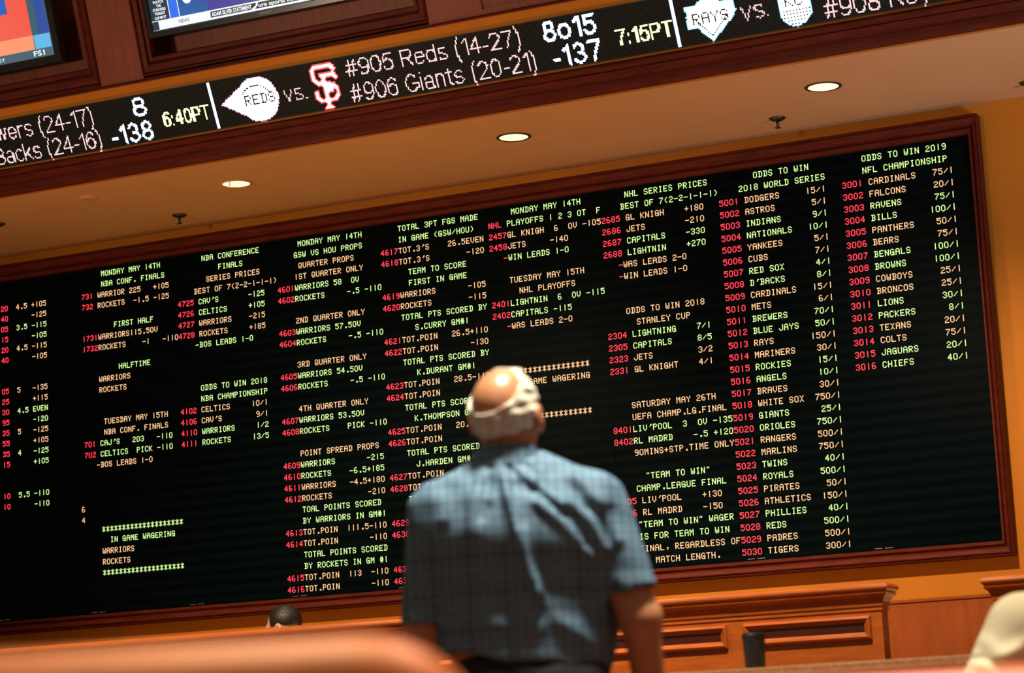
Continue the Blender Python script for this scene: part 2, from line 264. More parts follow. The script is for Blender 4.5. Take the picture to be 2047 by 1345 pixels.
# ------------------------------------------------------------------ running ticker: stroke letters set on the dot grid
DP = .0086
def arc(cx, cy, rx, ry, a0, a1, n=14): return [(cx + rx * math.cos(math.radians(a0 + (a1 - a0) * i / n)), cy + ry * math.sin(math.radians(a0 + (a1 - a0) * i / n))) for i in range(n + 1)]
SG = {'0': (6.4, [arc(3.2, 5.5, 3.2, 5.5, 0, 360, 24)]), '1': (3.4, [[(.4, 8.6), (3.2, 11), (3.2, 0)]]), '2': (6.4, [arc(3.1, 7.9, 3.0, 3.1, 165, -35) + [(0, 0), (6.4, 0)]]),
      '3': (6.2, [arc(3, 8.3, 2.7, 2.7, 160, -90) + arc(3, 2.8, 3.1, 2.8, 90, -160)]), '4': (6.8, [[(5, 0), (5, 11), (0, 3.5), (6.8, 3.5)]]), '5': (6.3, [[(6, 11), (1.2, 11), (.5, 5.6)] + arc(3.1, 3.6, 3.2, 3.6, 140, -155)]),
      '6': (6.4, [arc(3.2, 3.5, 3.1, 3.5, 0, 360, 20), arc(3.6, 5.5, 3.5, 5.5, 48, 190)]), '7': (6.4, [[(0, 11), (6.4, 11), (3.5, 5), (2.3, 0)]]), '8': (6.4, [arc(3.2, 8.4, 2.6, 2.6, 0, 360, 18), arc(3.2, 2.9, 3.1, 2.9, 0, 360, 18)]),
      '9': (6.4, [arc(3.2, 7.5, 3.1, 3.5, 0, 360, 20), arc(2.8, 5.5, 3.5, 5.5, 228, 370)]), '#': (7.6, [[(1.5, 0), (3, 11)], [(4.6, 0), (6.1, 11)], [(0, 3.4), (7, 3.4)], [(.5, 7.4), (7.5, 7.4)]]),
      '(': (2.6, [arc(4.2, 4.2, 3.9, 9.2, 120, 240)]), ')': (2.6, [arc(-1.6, 4.2, 3.9, 9.2, 60, -60)]), '-': (3, [[(0, 3.8), (3, 3.8)]]), ':': (1, [[(.5, .5), (.5, .6)], [(.5, 6.6), (.5, 6.7)]]), '.': (1, [[(.5, .4), (.5, .5)]]),
      'e': (6.3, [[(.1, 4), (6.2, 4)] + arc(3.1, 4, 3.1, 4, 0, 320, 20)]), 'd': (6, [arc(3, 4, 3, 4, 0, 360, 20), [(6, 0), (6, 11)]]), 's': (5.6, [arc(2.8, 6, 2.5, 2, 30, 270) + arc(2.8, 2, 2.7, 2, 90, -150)]),
      'R': (7.4, [[(0, 0), (0, 11), (4.4, 11)] + arc(4.4, 8.2, 2.6, 2.8, 90, -90) + [(0, 5.4)], [(3.8, 5.4), (7.3, 0)]]), 'G': (8, [arc(4, 5.5, 4, 5.5, 45, 320, 20), [(4.3, 5), (8, 5), (8, 1.4)]]), 'i': (1, [[(.5, 0), (.5, 8)], [(.5, 10.8), (.5, 10.9)]]),
      'a': (5.8, [arc(3, 5.8, 2.6, 2.2, 160, 0) + [(5.7, 0)], arc(2.8, 2.3, 2.8, 2.3, 0, 360, 16)]), 'n': (5.6, [[(0, 0), (0, 8)], arc(2.8, 5.2, 2.8, 2.8, 180, 0) + [(5.6, 0)]]), 't': (3.4, [[(1.5, 10.5), (1.5, 1.3), (3.3, 0)], [(0, 8), (3.3, 8)]]),
      'w': (8, [[(0, 8), (2, 0), (4, 8), (6, 0), (8, 8)]]), 'r': (3.6, [[(0, 0), (0, 8)], arc(2.8, 5.2, 2.8, 2.8, 180, 70)]), 'B': (6.8, [[(0, 0), (0, 11), (4, 11)] + arc(4, 8.3, 2.5, 2.7, 90, -90) + [(0, 5.6)], [(4, 5.6)] + arc(4, 2.8, 2.8, 2.8, 90, -90) + [(0, 0)]]),
      'c': (5.6, [arc(3.1, 4, 3.1, 4, 45, 315)]), 'k': (5.4, [[(0, 0), (0, 11)], [(5, 8), (0, 3)], [(2, 4.8), (5.4, 0)]]), 'o': (6.4, [arc(3.2, 4, 3.2, 4, 0, 360, 20)]), 'P': (6.8, [[(0, 0), (0, 11), (4.2, 11)] + arc(4.2, 8, 2.6, 3, 90, -90) + [(0, 5)]]),
      'T': (7, [[(0, 11), (7, 11)], [(3.5, 11), (3.5, 0)]]), 'v': (6, [[(0, 8), (3, 0), (6, 8)]]), 'y': (6, [[(0, 8), (3, 0)], [(6, 8), (2, -3)]]), 'l': (1, [[(.5, 0), (.5, 11)]]), 'D': (7, [[(0, 0), (0, 11), (3, 11)] + arc(3, 5.5, 4, 5.5, 90, -90) + [(0, 0)]]),
      "'": (1, [[(.5, 11), (.5, 8.5)]]), ' ': (2.6, [])}
def strokes(s, x0, w, base, cap, gap=1.9):
    """letters as polylines in dot units, fitted between x0 and x0+w"""
    x = 0; out = []
    for ch in s:
        wd, pl = SG[ch]
        for p in pl: out.append([(x + a, b) for a, b in p])
        x += wd + gap
    k = w / DP / (x - gap); return [[(x0 / DP + a * k, base / DP + b * cap / 11 / DP) for a, b in p] for p in out]
def near(polys, th):
    on = set()
    for p in polys:
        for (ax, ay), (bx, by) in zip(p, p[1:]):
            for i in range(math.floor(min(ax, bx) - th) - 1, math.ceil(max(ax, bx) + th) + 1):
                for j in range(math.floor(min(ay, by) - th) - 1, math.ceil(max(ay, by) + th) + 1):
                    px, py = i + .5, j + .5; dx, dy = bx - ax, by - ay; l = dx * dx + dy * dy
                    t = 0 if l == 0 else max(0, min(1, ((px - ax) * dx + (py - ay) * dy) / l))
                    if math.hypot(px - ax - t * dx, py - ay - t * dy) < th: on.add((i, j))
    return on
def inside(poly):
    on = set(); xs = [p[0] for p in poly]; ys = [p[1] for p in poly]
    for i in range(int(min(xs)) - 1, int(max(xs)) + 2):
        for j in range(int(min(ys)) - 1, int(max(ys)) + 2):
            px, py = i + .5, j + .5; c = False
            for (ax, ay), (bx, by) in zip(poly, poly[1:] + poly[:1]):
                if (ay > py) != (by > py) and px < (bx - ax) * (py - ay) / (by - ay) + ax: c = not c
            if c: on.add((i, j))
    return on
def dots(mb, on, size, mi=0, y=-.0015):
    g = (1 - size) / 2
    for i, j in on: mb.quad((i + g) * DP, (j + g) * DP, (i + 1 - g) * DP, (j + 1 - g) * DP, y, mi)
    return mb
def edge_of(on): return {(i, j) for i, j in on if not all((i + a, j + b) in on for a, b in ((1, 0), (-1, 0), (0, 1), (0, -1)))}
ticker = empty('led_ticker', (0, FY, FZ), (R25, 0, 0), label='narrow running LED ticker strip leaning out below the televisions', cat='sign')
MB().box((-10.2, -.001, .0135), (-1.4, .012, .2885)).build('matrix_panel', m_matrix, ticker)
MB().frame((-10.2, .0145, -1.4, .2875), (.004, .004, .004, .004), [(0, -.004), (0, .004), (1, .004), (1, -.004)]).build('housing', m_black, ticker)
def run(name, s, x0, x1, base, cap, m, th, size): dots(MB(), near(strokes(s, x0, x1 - x0, base, cap, 1.9 if th < .6 else 2.9), th), size).build(name, m, ticker)
B1, B2, CP = .171, .030, .093
run('lettering', 'Brewers (24-17)', -8.6438, -7.757, B1, CP, m_pink, .53, .86)
run('lettering', "D'Backs (24-16)", -8.5961, -7.742, B2, CP, m_pink, .53, .86)
run('odds_figure', '8', -7.468, -7.388, B1, CP + .004, m_blue, .92, 1)
run('odds_figure', '-138', -7.655, -7.384, B2 - .002, CP + .006, m_blue, .92, 1)
run('game_time', '6:40PT', -7.287, -6.982, .080, .078, m_ylw, .74, 1)
run('versus_mark', 'vs.', -6.476, -6.334, .095, .094, m_pink, .52, .78)
run('lettering', '#905 Reds (14-27)', -6.056, -4.99, B1 + .002, CP, m_pink, .53, .86)
run('lettering', '#906 Giants (20-21)', -6.062, -4.928, B2, CP, m_pink, .53, .86)
run('odds_figure', '8o15', -4.842, -4.55, B1, CP + .006, m_blue, .92, 1)
run('odds_figure', '-137', -4.815, -4.547, B2 - .002, CP + .006, m_blue, .92, 1)
run('game_time', '7:15PT', -4.438, -4.128, .082, .078, m_ylw, .74, 1)
run('versus_mark', 'vs.', -3.737, -3.592, .094, .094, m_pink, .52, .78)
run('lettering', '#908 Royals', -3.300, -2.5877, B2 - .002, CP, m_pink, .53, .86)
for x in (-6.942, -4.104): MB().quad(x - .009, .014, x + .009, .284, -.0015).build('divider_bar', m_blue, ticker)
def word(cx, cz, s, sc, on):   # dark dots spelling a word inside a lit emblem
    for k, ch in enumerate(s):
        for r, bits in enumerate(F57[ch]):
            for c in range(5):
                if bits >> (4 - c) & 1:
                    for a in range(sc):
                        for b in range(sc): on.discard((round(cx / DP) + (k * 6 + c) * sc + a, round(cz / DP) + (6 - r) * sc + b))
def emblem(name, on, edge, mc, me): return dots(dots(MB(), on - edge, 1, 0), edge, 1, 1).build(name, [mc, me], ticker)
# round white emblem with a point to the left and a faint word across it
cx, cz = -6.645 / DP, .141 / DP
disc = inside([(cx + 15.4 * math.cos(a * .1), cz + 15.1 * math.sin(a * .1)) for a in range(63)]) | inside([(cx - 28.5, cz + .5), (cx - 4, cz + 14.6), (cx - 4, cz - 14.6)])
ed = edge_of(disc); ring = near([arc(cx - 1, cz, 11.5, 9.2, 25, 150, 20)], .3)
body = set(disc); word(-6.735, .115, 'REDS', 1, body); body -= ring
emblem('team_emblem', body, ed, m_core, m_edge)
# red interlocking letters
cx, cz = -6.205 / DP, .143 / DP
sf = near([[(cx + 8.3, cz + 11), (cx + 6, cz + 13.6), (cx - 5.5, cz + 13.6), (cx - 7.6, cz + 11), (cx - 7.6, cz + 5.5), (cx - 4.5, cz + 2.6), (cx + 5.5, cz + .8), (cx + 8, cz - 2), (cx + 8, cz - 6.5), (cx + 5.5, cz - 9), (cx - 5, cz - 9), (cx - 7.4, cz - 6.5), (cx - 7.4, cz - 3.2)],
           [(cx + 8.6, cz + 5.4), (cx + 7.4, cz + 7.6), (cx - 2, cz + 7.6), (cx - .6, cz + 6), (cx - .6, cz - 13.5)], [(cx - .6, cz - 1.6), (cx + 3.6, cz - 1.6)], [(cx + 3.6, cz - .6), (cx + 3.6, cz - 3.2)], [(cx - 2.4, cz - 14.2), (cx + 1.4, cz - 14.2)]], 1.85)
emblem('team_emblem', sf, edge_of(sf), m_sfc, m_sfe)
# white diamond with a wordmark
cx, cz = -3.908 / DP, .146 / DP
dia = inside([(cx - 1, cz - 15.6), (cx + 15.6, cz - 1.5), (cx + 1, cz + 15.6), (cx - 15.6, cz + 1.5)]) | inside([(cx - 16, cz - 6), (cx - 8, cz - 6), (cx - 8, cz + 8), (cx - 16, cz + 8), (cx - 14.2, cz + 2), (cx - 15.5, cz - 1.5)]) | inside([(cx + 6, cz + 8.5), (cx + 16.5, cz + 8), (cx + 17, cz + 1), (cx + 12, cz - 3)])
de = edge_of(dia); db = set(dia); word(-3.908 - .1, .115, 'RAYS', 1, db); db -= near([[(cx - 11, cz + .5), (cx - .6, cz - 12), (cx + 11, cz - .5)]], .3)
emblem('team_emblem', db, de, m_core, m_bedge)
# white shield with two letters
cx, cz = -3.452 / DP, .150 / DP
sh = inside([(cx - 10.5, cz + 14), (cx + 10.5, cz + 14), (cx + 10.8, cz - 9), (cx + 6, cz - 13.5), (cx - .5, cz - 16.2), (cx - 6.5, cz - 13.5), (cx - 9.6, cz - 9)])
se = edge_of(sh); sb = set(sh); word(-3.452 - .051, .120, 'KC', 1, sb); sb -= {(i, j) for i, j in sb if j < cz - 5 and (j % 2) and (i % 2) and (i, j) not in se}
emblem('team_emblem', sb, se, m_core, m_bedge)

# ------------------------------------------------------------------ televisions in the leaning wall
def em(name, col, es=1): return mat(name, (.01, .01, .01), .3, emit=col, es=es)
def grad(name, a, b, es=1, sc=2.2):
    m = em(name, a, es); nt = m.node_tree; tc = nt.nodes.new('ShaderNodeTexCoord'); n = nt.nodes.new('ShaderNodeTexNoise'); n.inputs['Scale'].default_value = sc
    r = nt.nodes.new('ShaderNodeValToRGB'); r.color_ramp.elements[0].position = .35; r.color_ramp.elements[1].position = .65; r.color_ramp.elements[0].color = (*a, 1); r.color_ramp.elements[1].color = (*b, 1)
    nt.links.new(tc.outputs['Object'], n.inputs['Vector']); nt.links.new(n.outputs['Fac'], r.inputs[0]); nt.links.new(r.outputs[0], nt.nodes['Principled BSDF'].inputs['Emission Color']); return m
def television(label, x0, x1, z0, h, bz, m_scr):
    o = empty('television', (0, TY + .03 * math.cos(R17), TZ + .03 * math.sin(R17)), (R17, 0, 0), label=label, cat='television', group='televisions set into the wood panelled bulkhead')
    MB().frame((x0, z0, x1, z0 + h), bz, [(0, -.012), (0, .002), (.12, .008), (.9, .008), (1, 0), (1, -.05)]).build('bezel', m_bezel, o)
    MB().box((x0 - .02, .012, z0 - .02), (x1 + .02, .07, z0 + h + .02)).build('housing', m_black, o)
    s = MB().quad(x0 - .004, z0 - .004, x1 + .004, z0 + h + .004, .006).build('screen', m_scr, o)
    return o, s
e_white = em('picture_white', (.86, .95, 1), 1.1); e_dark = em('picture_slate', (.012, .035, .05), 1); e_strip = em('picture_bright_blue', (.02, .16, .85), 1)
e_black = em('picture_black', (.004, .012, .02), 1); e_grey = em('picture_grey_blue', (.07, .13, .16), 1)
tv1, s1 = television('television at the left edge showing a red and blue studio picture', -9.38, -7.935, .193, .82, (.05, .052, .05, .05), grad('studio_red_picture', (.95, .08, .05), (.85, .14, .09)))
g = MB(); Yp = .004
g.poly([(-9.2, .243), (-8.065, .243), (-8.06, .327), (-9.2, .335)], Yp, 0)                       # salmon desk front
g.poly([(-8.9, .48), (-8.21, .479), (-8.215, .80), (-8.9, .80)], Yp, 1)                            # blue block
g.quad(-8.066, .243, -7.935, 1.013, Yp, 2)                                                        # slate side column
g.quad(-8.020, .328, -7.943, .99, Yp - .001, 3); g.quad(-8.058, .243, -7.944, .325, Yp - .001, 4)  # blue strip, pale blue tile
g.quad(-9.38, .193, -7.935, .243, Yp, 5)                                                          # lower bar
text_into(g, 'FS1', -8.078, .203, .030, .078, Yp - .002, 6, .02); text_into(g, 'PM ET', -8.40, .208, .018, .115, Yp - .002, 6, .01)
g.build('picture', [em('picture_salmon', (1, .33, .17)), em('picture_blue', (.03, .12, .5)), em('picture_teal_slate', (.05, .12, .15)), em('picture_navy_strip', (.03, .08, .33)), em('picture_pale_blue', (.12, .5, .8)), e_grey, e_white], s1)
tv2, s2 = television('television over the ticker showing a blue news broadcast with captions', -7.241, -5.80, .211, .81, (.055, .040, .055, .05), grad('studio_blue_picture', (.0, .13, .42), (.03, .035, .25)))
g = MB(); g.quad(-7.241, .264, -7.117, 1.02, Yp, 0); g.quad(-7.113, .264, -7.056, 1.02, Yp, 1)
for a in (-7.117, -7.054): g.quad(a, .264, a + .005, 1.02, Yp - .001, 2)
g.quad(-7.241, .213, -7.198, .262, Yp - .001, 0); g.poly([(-7.243, .209), (-7.196, .209), (-7.190, .216), (-7.190, .268), (-7.243, .268)], Yp, 2)
g.poly([(-7.192, .213), (-6.85, .213), (-6.85, .266), (-7.192, .266)], Yp - .0004, 2)
g.poly([(-6.86, .213), (-5.80, .213), (-5.80, .266), (-6.86, .266)], Yp, 2)
g.poly([(-6.852, .224), (-6.585, .224), (-6.548, .246), (-6.548, .258), (-6.848, .258)], Yp - .001, 3)
g.poly([(-6.560, .224), (-5.80, .224), (-5.80, .258), (-6.535, .258), (-6.535, .246)], Yp - .001, 3)
text_into(g, 'NEWS', -7.063, .229, .021, .072, Yp - .002, 3, .006)
text_into(g, 'ADAM SILVER STATEMENT', -6.842, .230, .022, .264, Yp - .002, 2, .03)
text_into(g, 'ure sports betting', -6.533, .231, .021, .30, Yp - .002, 2, .02)
for s, z, wd in (('WATCH', .371, .070), ('THE', .349, .032), ('STARTERS', .327, .086), ('TONIGHT', .305, .070), ('6:30 PM ET', .281, .078)): text_into(g, s, -7.177 - wd / 2, z - .007, .015, wd, Yp - .002, 2, .03)
g.poly([(-6.985 + .030 * math.cos(a * .35), .362 + .032 * math.sin(a * .35)) for a in range(18)], Yp - .001, 2)
g.poly([(-6.86, .27), (-6.42, .27), (-6.46, .62), (-6.78, .62)], Yp - .0006, 4)
g.build('picture', [e_dark, e_strip, e_white, e_black, em('picture_indigo', (.045, .04, .30))], s2)
lg = MB(); text_into(lg, 'SHARP', -6.530, .186, .014, .082, -.0095, 0, .01); lg.build('maker_mark', mat('silver_lettering', (.22, .22, .22), .4, .3), tv2)

# ------------------------------------------------------------------ ceiling fittings
for i, (x, y, lab) in enumerate(((-7.205, -.80, 'lit recessed downlight above the left of the board, small clip hanging below'), (-5.355, -.815, 'lit recessed downlight, middle of three in the low ceiling'), (-3.522, -.80, 'lit recessed downlight nearest the right end of the board'))):
    o = empty('downlight', (x, y, 4.25), label=lab, cat='ceiling light', group='recessed downlights in the low ceiling')
    MB().lathe([(.083, 0), (.098, 0), (.100, -.004), (.090, -.007), (.084, -.006), (.083, 0)]).build('trim_ring', m_dmetal if i else m_ceil, o, True)
    MB().lathe([(0, -.002), (.04, -.0022), (.084, -.003)]).build('lens', m_lamp, o, True)
    if i == 0: MB().box((.006, -.090, -.032), (.010, -.086, -.004)).box((.002, -.090, -.034), (.008, -.086, -.030)).build('clip', m_white, o)
    l = lamp('bulb', 'SPOT', (0, 0, -.02), 55, (1, .74, .42), None, .06, 120, .6); l.parent = o
sp = empty('sprinkler', (-7.93, -.30, 4.25), label='dark ceiling sprinkler left of the middle, between the leftmost downlight and board', cat='sprinkler', group='ceiling sprinklers')
MB().lathe([(0, 0), (.045, 0), (.047, -.004), (.034, -.014), (.014, -.018), (0, -.018)]).build('escutcheon', m_dmetal, sp, True)
MB().lathe([(0, -.016), (.010, -.018), (.008, -.040), (.006, -.055), (0, -.055)], n=14).build('stem', m_dmetal, sp, True)
MB().lathe([(0, -.054), (.017, -.055), (.017, -.059), (0, -.060)], n=14).build('deflector', m_dmetal, sp)
for x, y, lab in ((-3.945, -.315, 'dark ceiling sprinkler between the rightmost downlight and the board'), (-8.975, -.78, 'ceiling sprinkler cut off by the left edge of the photo'), (-2.545, -.22, 'dark ceiling fitting cut off by the right edge of the photo')):
    k = copy_tree(sp); k.location = (x, y, 4.25); k['label'] = lab
pl = MB().lathe([(0, -.006), (.055, -.006), (.06, -.003), (.06, 0)]).build('cover_plate', m_ceil, None, True); pl.location = (-8.12, -1.02, 4.25)
tag(pl, 'flat round cover plate painted like the tan ceiling near the bulkhead', 'cover plate')

# ------------------------------------------------------------------ betting counters
CT = [(.004, -.052), (-.005, -.05), (-.005, -.032), (-.010, -.030), (-.013, -.010), (-.022, .010), (-.036, .022), (-.040, .030), (-.034, .034), (-.040, .040), (-.048, .048), (-.050, .056), (-.047, .065), (-.038, .072), (-.022, .0765), (-.010, .078), (0, 0), (0, 0)]
def counter(name, label, x0, x1, ends, z, panels):
    o = empty(name, ((x0 + x1) / 2, -1.97, 0), label=label, cat='counter', group='wooden betting counters below the board'); cx = (x0 + x1) / 2
    MB().box((x0 - cx, 0, .10), (x1 - cx, .10, z - .02)).build('body', m_counter, o)
    MB().box((x0 - cx + .03, .03, 0), (x1 - cx - .03, .09, .10)).build('plinth', m_maho, o)
    a = x0 - cx; b = x1 - cx; v = []; n = len(CT)                       # top moulding returns round the ends
    ring = []
    for y, zz in CT[:-2]: ring.append((y, zz + z - .08))
    for y, zz in ring: v += [(a + y, .10 - y, zz), (a + y, y, zz), (b - y, y, zz), (b - y, .10 - y, zz)]
    f = [(4 * i + k, 4 * (i + 1) + k, 4 * (i + 1) + k + 1, 4 * i + k + 1) for i in range(len(ring) - 1) for k in range(3)] + [(4 * i + 3, 4 * (i + 1) + 3, 4 * (i + 1), 4 * i) for i in range(len(ring) - 1)]
    m = 4 * (len(ring) - 1); f += [(m, m + 3, m + 2, m + 1), (0, 1, 2, 3)]
    MB().add(v, f).build('top', m_counter, o)
    for pa, pb in panels:
        for q0, q1 in ((z - .262, z - .15), (.30, z - .40)):
            p = MB().frame((pa - cx + .034, q0 + .034, pb - cx - .034, q1 - .034), (.034,) * 4, [(0, -.001), (0, .004), (.3, .012), (.6, .022), (.85, .018), (1, .010), (1, -.001)]).build('panel_frame', m_counter, o)
            MB().box((pa - cx + .02, -.003, q0 + .02), (pb - cx - .02, .002, q1 - .02)).build('panel_inset', m_inset, p)
    return o
counter('betting_counter', 'long orange wood counter with framed dark panels below the board', -8.75, -3.085, 1, 1.507, [(-3.77 - .712 * k, -3.77 - .712 * k + .632) for k in range(7)])
counter('betting_counter', 'wooden counter end cut off by the right edge, behind the cream sleeve', -2.55, -1.2, 1, 1.497, [(-2.42, -1.9), (-1.8, -1.28)])
# high desk with the speckled front in front of the counters
dk = empty('desk', (-2.4, -4.9, 0), label='bar height desk with speckled golden brown front below the right counter gap', cat='desk')
MB().box((-1.3, .0, .1), (1.25, .5, 1.035)).build('body', m_granite, dk)
MB().box((-1.32, -.03, 1.035), (1.27, .55, 1.065)).build('top', mat('tan_stone_edge', (.62, .33, .16), .3, noise=.2, nscale=60), dk, bevel=.004)
MB().box((-1.25, .04, 0), (1.2, .46, .1)).build('plinth', m_black, dk)
tb = empty('tumbler', (-2.775, -4.72, 1.065), label='black round topped tumbler with pale speckles standing on the desk', cat='cup')
MB().lathe([(0, 0), (.032, 0), (.036, .006), (.040, .10), (.041, .112), (.038, .116)]).build('cup_body', mat('speckled_black', (.02, .026, .035), .4, noise=.9, nscale=160), tb, True)
MB().lathe([(.041, .110), (.043, .113), (.042, .124), (.03, .131), (0, .133)]).build('lid', m_black, tb, True)

# ------------------------------------------------------------------ lounge chairs
def rrect(x0, z0, x1, z1, r, n=8):
    p = []
    for cx, cz, a in ((x1 - r, z1 - r, 0), (x0 + r, z1 - r, 90), (x0 + r, z0 + r, 180), (x1 - r, z0 + r, 270)): p += [(cx + r * math.cos(math.radians(a + 90 * i / n)), cz + r * math.sin(math.radians(a + 90 * i / n))) for i in range(n + 1)]
    return p
def slab(pts, y0, y1):
    n = len(pts); return MB().add([(x, y0, z) for x, z in pts] + [(x, y1, z) for x, z in pts], [tuple(range(n))[::-1], tuple(range(n, 2 * n))] + [(i, (i + 1) % n, n + (i + 1) % n, n + i) for i in range(n)])
def lounge_chair(label, loc, top, m, rot=YAW, r=.12):
    o = empty('lounge_chair', loc, (0, 0, rot), label=label, cat='chair', group='leather lounge chairs facing the board')   # faces +y, its back towards the viewer
    bk = slab(rrect(-.39, .30, .39, top, r), 0, .17); rel(bk, (0, 0, 0)); bk.v = [(x, y - .10 * max(0, (z - .45)), z) for x, y, z in bk.v]
    b = bk.build('backrest', m, o, True, .06, 6)
    slab(rrect(-.27, .27, .27, .46, .06), .14, .72).build('seat', m, o, True, .05, 4)
    for s in (-1, 1): slab(rrect(s * .33 - .075, .14, s * .33 + .075, .63, .06), .10, .74).build('armrest', m, o, True, .04, 4)
    for x in (-.32, .32):
        for y in (.05, .66): MB().lathe([(0, 0), (.018, 0), (.028, .15), (0, .15)], (x, y, 0), 12).build('leg', m_maho, o, True)
    return o
lounge_chair('large orange leather chair back, blurred in the bottom left foreground', at(-.425, 2.17, 0), .954, m_leather)
lounge_chair('leather chair back, colour dimmed for weaker light, along the bottom right edge, blurred', at(.56, 3.0, 0), .914, m_leather_dim)
lounge_chair('leather lounge chair under the person in the cream jacket', at(1.51, 6.06, 0), .86, m_leather_dim)

# ------------------------------------------------------------------ people: distance fields turned into smooth skins
def V3(p): return np.array(p, dtype=np.float32)
def cap(P, a, b, ra, rb):
    a, b = V3(a), V3(b); d = b - a; t = np.clip(((P - a) @ d) / float(d @ d), 0, 1)
    return np.linalg.norm(P - a - t[..., None] * d, axis=-1) - (ra + (rb - ra) * t)
def ell(P, c, r):
    q = (P - V3(c)) / V3(r); k0 = np.linalg.norm(q, axis=-1); k1 = np.linalg.norm(q / V3(r), axis=-1) + 1e-9
    return k0 * (k0 - 1) / k1
def smin(a, b, k): h = np.clip(.5 + .5 * (b - a) / k, 0, 1); return b + (a - b) * h - k * h * (1 - h)
def chain(P, pts, k=.03):
    d = None
    for (a, ra), (b, rb) in zip(pts, pts[1:]):
        e = cap(P, a, b, ra, rb); d = e if d is None else smin(d, e, k)
    return d
def surf(fn, lo, hi, h, smooth=2):
    ax = [np.arange(lo[i], hi[i] + h, h, dtype=np.float32) for i in range(3)]
    P = np.stack(np.meshgrid(*ax, indexing='ij'), -1); D = fn(P).astype(np.float32); n = D.shape
    s = D < 0; cs = np.zeros((n[0] - 1, n[1] - 1, n[2] - 1), np.int8)
    for i in (0, 1):
        for j in (0, 1):
            for k in (0, 1): cs += s[i:n[0] - 1 + i, j:n[1] - 1 + j, k:n[2] - 1 + k]
    cell = np.argwhere((cs > 0) & (cs < 8)); idx = -np.ones(cs.shape, np.int64); idx[tuple(cell.T)] = np.arange(len(cell))
    acc = np.zeros((len(cell), 3)); cnt = np.zeros(len(cell))
    for axis in range(3):
        o = [k for k in range(3) if k != axis]
        for i in (0, 1):
            for j in (0, 1):
                a = cell.copy(); a[:, o[0]] += i; a[:, o[1]] += j; b = a.copy(); b[:, axis] += 1
                da, db = D[tuple(a.T)], D[tuple(b.T)]; m = (da < 0) != (db < 0)
                t = np.where(m, da / np.where(m, da - db, 1), 0); p = a.astype(float); p[:, axis] += t
                acc[m] += p[m]; cnt[m] += 1
    v = acc / cnt[:, None] * h + np.array([q[0] for q in ax]); faces = []
    for axis in range(3):
        o = [(axis + 1) % 3, (axis + 2) % 3]; sl = [slice(None)] * 3; sh = [slice(None)] * 3; sl[axis] = slice(0, -1); sh[axis] = slice(1, None)
        A, Bq = s[tuple(sl)], s[tuple(sh)]; e = np.argwhere(A != Bq); e = e[(e[:, o[0]] > 0) & (e[:, o[1]] > 0) & (e[:, o[0]] < n[o[0]] - 1) & (e[:, o[1]] < n[o[1]] - 1)]
        q = []
        for da, db in ((-1, -1), (0, -1), (0, 0), (-1, 0)):
            c = e.copy(); c[:, o[0]] += da; c[:, o[1]] += db; q.append(idx[tuple(c.T)])
        q = np.stack(q, 1); fl = ~A[tuple(e.T)]; q[fl] = q[fl][:, ::-1]; faces.append(q)
    F = np.concatenate(faces)
    for _ in range(smooth):                                          # light relaxing
        sm = np.zeros_like(v); c = np.zeros(len(v))
        for i in range(4):
            np.add.at(sm, F[:, i], v[F[:, (i + 1) % 4]] + v[F[:, i - 1]]); np.add.at(c, F[:, i], 2)
        v = .5 * v + .5 * sm / c[:, None]
    return v, F
def skin_obj(name, m, fn, lo, hi, h, parent=None, smooth=2):
    v, F = surf(fn, lo, hi, h, smooth); me = bpy.data.meshes.new(name); me.from_pydata(v.tolist(), [], F.tolist())
    for x in (m if isinstance(m, (list, tuple)) else [m]): me.materials.append(x)
    me.polygons.foreach_set('use_smooth', [True] * len(me.polygons)); me.update(); o = bpy.data.objects.new(name, me); C.objects.link(o)
    if parent: o.parent = parent
    return o
def head_frame(c, yaw, pitch, roll=0):   # columns: right, face, up
    return V3(c), np.array((Matrix.Rotation(yaw, 3, 'Z') @ Matrix.Rotation(pitch, 3, 'X') @ Matrix.Rotation(roll, 3, 'Y')), dtype=np.float32)
def head_sdf(P, hf):
    c, Rm = hf; Q = (P - c) @ Rm
    d = ell(Q, (0, -.012, .022), (.080, .099, .094)); d = smin(d, ell(Q, (0, .032, -.055), (.060, .066, .062)), .04)
    d = smin(d, ell(Q, (0, .082, .022), (.055, .016, .014)), .02)                                    # brow
    for s in (-1, 1): d = smin(d, ell(Q, (s * .036, .066, -.02), (.022, .02, .018)), .02)            # cheeks
    d = smin(d, cap(Q, (0, .086, .008), (0, .112, -.028), .009, .014), .012); d = smin(d, ell(Q, (0, .084, -.098), (.022, .016, .014)), .02)
    for s in (-1, 1):
        d = np.maximum(d, -ell(Q, (s * .031, .094, .004), (.017, .012, .010))); d = np.minimum(d, ell(Q, (s * .031, .079, .004), (.012, .012, .011)))
        E = ell(Q - V3((s * .004, 0, 0)), (s * .085, -.006, -.016), (.013, .027, .038)); E = np.maximum(E, -ell(Q, (s * .098, .004, -.012), (.008, .015, .024))); d = smin(d, E, .008)
    for zz in (-.062, -.072): d = smin(d, cap(Q, (-.018, .090, zz), (.018, .090, zz), .005, .005), .006)
    return d
